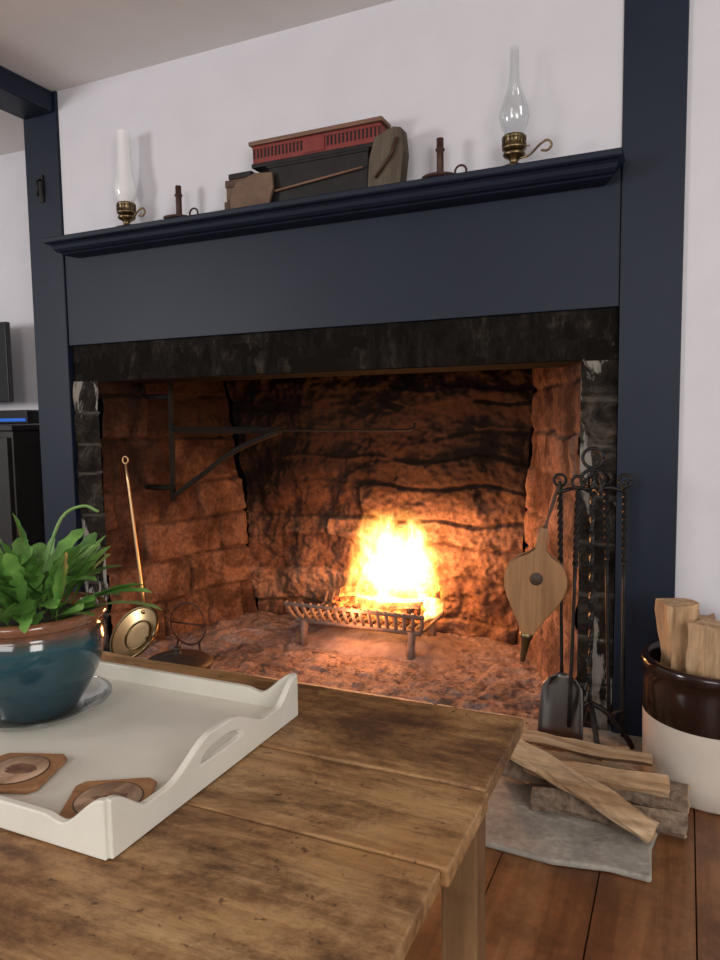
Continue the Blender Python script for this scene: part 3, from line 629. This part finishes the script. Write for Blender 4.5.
def leaf(base,az,el0,el1,L,W):
    n=16; i0=len(v); p=Vector(base); side=Vector((-math.sin(az),math.cos(az),0)); tw=rl.uniform(-0.9,0.9)
    for k in range(n+1):
        s=k/n; el=el0+(el1-el0)*s**1.2
        d=Vector((math.cos(az)*math.cos(el),math.sin(az)*math.cos(el),math.sin(el)))
        up=side.cross(d)*-1
        sd=(side*math.cos(tw*s)+up*math.sin(tw*s))
        q=max(0,(s-0.12)/0.88); w=0.10+0.90*math.sin(math.pi*min(1,q**1.5))**0.62*(1+(0.20*math.sin(s*30) if s>0.4 else 0))
        if k==n: w=0.16
        w*=W; fold=0.30
        v.append(p-sd*w+up*w*fold); v.append(p-sd*w*0.5+up*w*fold*0.3); v.append(p.copy()); v.append(p+sd*w*0.5+up*w*fold*0.3); v.append(p+sd*w+up*w*fold)
        p=p+d*(L/n)
    for k in range(n):
        for q in range(4): a=i0+k*5+q; f.append((a,a+1,a+6,a+5))
for k in range(125):
    az=rl.uniform(0,2*math.pi); ring_=rl.random()
    b=(pcx+math.cos(az)*0.085*ring_,pcy+math.sin(az)*0.085*ring_,C[2]+0.166*K-0.004+0.06*(1-ring_)*rl.random())
    el0=math.radians(rl.uniform(35,88)-ring_*22); el1=el0-math.radians(rl.uniform(5,50))
    leaf(b,az+rl.uniform(-0.5,0.5),el0,el1,rl.uniform(0.07,0.15),rl.uniform(0.012,0.018))
lv=meshobj('foliage',v,f,M_leaf,True); pot.append(lv)
pot.append(tube('flower_stalk',smoothpts([(pcx+0.02,pcy,C[2]+0.18),(pcx+0.03,pcy+0.01,C[2]+0.26),(pcx+0.05,pcy+0.03,C[2]+0.335),(pcx+0.08,pcy+0.05,C[2]+0.355),(pcx+0.105,pcy+0.06,C[2]+0.345)],5),0.0028,M_stem,6))
group('potted_plant',pot,loc=C)
# ---------------------------------------------------------------- mantel objects
MTZ=MT+0.0005
def oil_lamp(x,y,glass,bulge,rot=0):
    P=[lathe('base',[(0.001,0),(0.043,0),(0.046,0.004),(0.043,0.008),(0.024,0.012),(0.014,0.018),(0.012,0.026),(0.018,0.034),(0.030,0.040),(0.034,0.046),(0.030,0.052),(0.02,0.055)],M_brass,(x,y,MTZ),32),
       lathe('burner',[(0.02,0.055),(0.033,0.058),(0.036,0.062),(0.036,0.066),(0.033,0.069),(0.033,0.088),(0.036,0.091),(0.036,0.096),(0.032,0.100),(0.02,0.102),(0.001,0.102)],M_brass,(x,y,MTZ),28)]
    for i in range(18):
        a=2*math.pi*i/18; P.append(tube('prong_%d'%i,[(x+0.0345*math.cos(a),y+0.0345*math.sin(a),MTZ+0.066),(x+0.0345*math.cos(a),y+0.0345*math.sin(a),MTZ+0.094)],0.0018,M_leather if i%2 else M_brass,5))
    if bulge: pr=[(0.026,0.100),(0.030,0.112),(0.040,0.132),(0.044,0.152),(0.042,0.172),(0.034,0.20),(0.024,0.225),(0.017,0.25),(0.0135,0.28),(0.0125,0.352)]
    else: pr=[(0.027,0.10),(0.036,0.118),(0.043,0.14),(0.043,0.158),(0.036,0.185),(0.030,0.215),(0.027,0.25),(0.026,0.30),(0.026,0.362)]
    P.append(lathe('chimney',pr,glass,(x,y,MTZ),32))
    P.append(tube('finger_loop',smoothpts([(x+0.02,y-0.01,MTZ+0.03),(x+0.05,y-0.02,MTZ+0.032),(x+0.08,y-0.03,MTZ+0.052),(x+0.102,y-0.03,MTZ+0.062),(x+0.115,y-0.03,MTZ+0.048),(x+0.104,y-0.03,MTZ+0.034),(x+0.085,y-0.03,MTZ+0.036)],6),0.0035,M_brass,8))
    P.append(tube('wick_knob',[(x+0.03,y-0.012,MTZ+0.06),(x+0.05,y-0.018,MTZ+0.06)],0.0018,M_brass,6))
    return group('oil_lamp',P)
oil_lamp(-1.975,-0.068,M_milk,False); oil_lamp(-0.488,-0.068,M_glass,True)
def candle(x,y,h):
    P=[lathe('dish',[(0.001,0.0),(0.045,0.0),(0.052,0.006),(0.058,0.012),(0.055,0.013),(0.045,0.006),(0.001,0.005)],M_rust,(x,y,MTZ),32),
       lathe('socket',[(0.001,0.006),(0.013,0.006),(0.011,0.02),(0.011,h*0.7),(0.0145,h*0.72),(0.0145,h*0.76),(0.011,h*0.78),(0.011,h),(0.001,h)],M_rust,(x,y,MTZ),20),
       ring('ring_handle',(x+0.066,y,MTZ+0.022),0.018,0.0035,M_rust,'y',20)]
    return group('chamberstick',P)
candle(-0.718,-0.07,0.13); candle(-1.725,-0.07,0.128)
M_red=noisy('faded_red_paint',(0.15,0.015,0.013),(0.22,0.027,0.02),25,0.55,0,0.2,0.002)
M_roof=wood('car_roof_wood',[(0.14,0.065,0.04),(0.22,0.115,0.07),(0.30,0.17,0.11)],'x',16,0.6,0.4)
M_dk=noisy('blackened_tin',(0.006,0.005,0.005),(0.016,0.014,0.014),20,0.5,0,0.2,0.002,0.3)
H=0.136
bx=[box('body',-1.33,-0.955,-0.085,-0.02,MTZ,MTZ+H-0.004,M_dk,0.004),box('lid',-1.335,-0.95,-0.090,-0.015,MTZ+H-0.010,MTZ+H,M_dk,0.003),
    tube('leaning_rod',lerp3((-1.30,-0.096,MTZ+0.045),(-0.97,-0.096,MTZ+0.075),2),0.004,M_roof,6)]
group('tin_box',bx)
zc=MTZ+H+0.001
rc_=[box('chassis',-1.385,-0.895,-0.086,-0.025,zc,zc+0.014,M_dk,0.002),box('body',-1.38,-0.90,-0.084,-0.028,zc+0.014,zc+0.072,M_red,0.002),
     box('roof',-1.39,-0.89,-0.096,-0.016,zc+0.072,zc+0.086,M_roof,0.003),box('roof_walk',-1.38,-0.90,-0.066,-0.05,zc+0.086,zc+0.092,M_roof,0.002),
     box('door',-1.18,-1.10,-0.088,-0.0845,zc+0.018,zc+0.066,M_red,0.001)]
for i in range(34):
    x=-1.375+i*0.0142
    if -1.19<x<-1.095: continue
    rc_.append(box('slat_%d'%i,x,x+0.005,-0.0862,-0.0841,zc+0.03,zc+0.06,M_dk))
rc_.append(box('side_rail',-1.38,-0.90,-0.0868,-0.0841,zc+0.060,zc+0.063,M_red))
cm=Matrix.Translation((-0.012,0,0)); xform(rc_,cm)
group('model_railroad_car',rc_)
M_bk=noisy('old_book_brown',(0.05,0.026,0.016),(0.11,0.055,0.033),20,0.7); M_bk2=noisy('old_book_tan',(0.09,0.052,0.032),(0.17,0.105,0.068),15,0.75)
BK=-1.345
bk=[box('book_1',-1.515,BK,-0.085,-0.02,MTZ,MTZ+0.040,M_bk,0.003),box('book_2',-1.505,BK,-0.085,-0.02,MTZ+0.041,MTZ+0.085,M_bk2,0.003),
    box('book_3',-1.51,BK,-0.085,-0.02,MTZ+0.086,MTZ+0.112,M_bk,0.003),box('book_4',-1.495,-1.40,-0.085,-0.02,MTZ+0.113,MTZ+0.132,M_dk,0.003)]
b=slab('loose_cover',[(-0.075,0),(0.080,0.0),(0.095,0.055),(0.09,0.105),(0.02,0.112),(-0.055,0.09),(-0.08,0.04)],0,0.012,M_bk2,0.002); b.data.transform(Matrix.Translation((-1.395,-0.100,MTZ+0.001))@Matrix.Rotation(math.radians(86),4,'X')); bk.append(b)
group('stacked_books',bk)
wb=slab('block',[(-0.955,0.0),(-0.845,0.0),(-0.832,0.10),(-0.840,0.172),(-0.865,0.178),(-0.93,0.155),(-0.95,0.09)],-0.0,0.055,wood('weathered_wood',[(0.05,0.038,0.027),(0.10,0.078,0.055),(0.16,0.13,0.095)],'z',18,0.8,0.5),0.003)
wb.data.transform(Matrix.Translation((0.006,-0.0,MTZ+0.001))@Matrix.Translation((0,-0.052,0))@Matrix.Rotation(math.radians(90),4,'X'))
iro=tube('iron_strap',[(-0.92,-0.112,MTZ+0.03),(-0.865,-0.114,MTZ+0.09),(-0.845,-0.112,MTZ+0.14)],0.006,M_rust,6)
group('weathered_wood_block',[wb,iro])
# ---------------------------------------------------------------- next room
M_tv=newmat('tv_black',(0.008,0.008,0.009),0.25); M_cab=noisy('cabinet_dark',(0.010,0.008,0.008),(0.018,0.015,0.015),12,0.4)
cb=[box('carcass',-3.55,-2.76,0.02,0.39,0.05,0.96,M_cab,0.004),box('top',-3.58,-2.74,0.0,0.395,0.961,0.985,M_cab,0.003),box('plinth',-3.5,-2.85,0.05,0.38,0,0.05,M_cab)]
for i in range(2): cb.append(box('door_%d'%i,-3.53+0.385*i,-3.16+0.385*i,0.0,0.019,0.08,0.93,M_cab,0.003)); cb.append(tube('knob_%d'%i,[(-3.20+0.1*i,0.0,0.5),(-3.20+0.1*i,-0.02,0.5)],0.01,M_brass,8))
group('media_cabinet',cb)
M_led=newmat('blue_led',(0.0,0.02,0.1),0.4); NT(M_led).b.inputs['Emission Color'].default_value=(0.01,0.12,0.6,1); NT(M_led).b.inputs['Emission Strength'].default_value=0.8
group('sound_bar',[box('housing',-3.5,-2.80,0.14,0.22,0.990,1.055,M_tv,0.006),box('led_strip',-3.48,-2.81,0.134,0.1395,1.002,1.016,M_led)])
tv=[box('screen',-3.75,-3.05,0.255,0.285,1.10,1.49,M_tv,0.004),box('neck',-3.4,-3.35,0.265,0.28,1.0,1.1,M_tv),box('stand',-3.5,-3.25,0.235,0.33,0.986,0.998,M_tv,0.002)]
group('television',tv)
# ---------------------------------------------------------------- lights
w=bpy.data.worlds.new('World'); sc.world=w; w.use_nodes=True; bg=w.node_tree.nodes['Background']; bg.inputs[0].default_value=(0.97,0.97,1.0,1); bg.inputs[1].default_value=0.38
def area(name,loc,target,sx,sy,e,col):
    L=bpy.data.lights.new(name,'AREA'); L.shape='RECTANGLE'; L.size=sx; L.size_y=sy; L.energy=e; L.color=col
    o=link(bpy.data.objects.new(name,L)); o.location=loc; d=Vector(target)-Vector(loc); o.rotation_euler=d.to_track_quat('-Z','Y').to_euler(); return o
area('window_light_left',(-4.3,-3.6,1.5),(-1.2,0,1.3),0.8,1.0,66,(1.0,0.97,0.95))
area('fill_light_right',(2.0,-3.6,1.6),(-0.5,-0.5,0.9),1.2,1.4,58,(1.0,0.97,0.93))  # added area light for fill, stands in for daylight; no window here
area('fill_light_rear',(-0.6,-5.0,1.9),(-0.8,-1.0,0.8),1.6,1.2,42,(1.0,0.98,0.96))  # added fill behind the camera, simulates a window in the open back
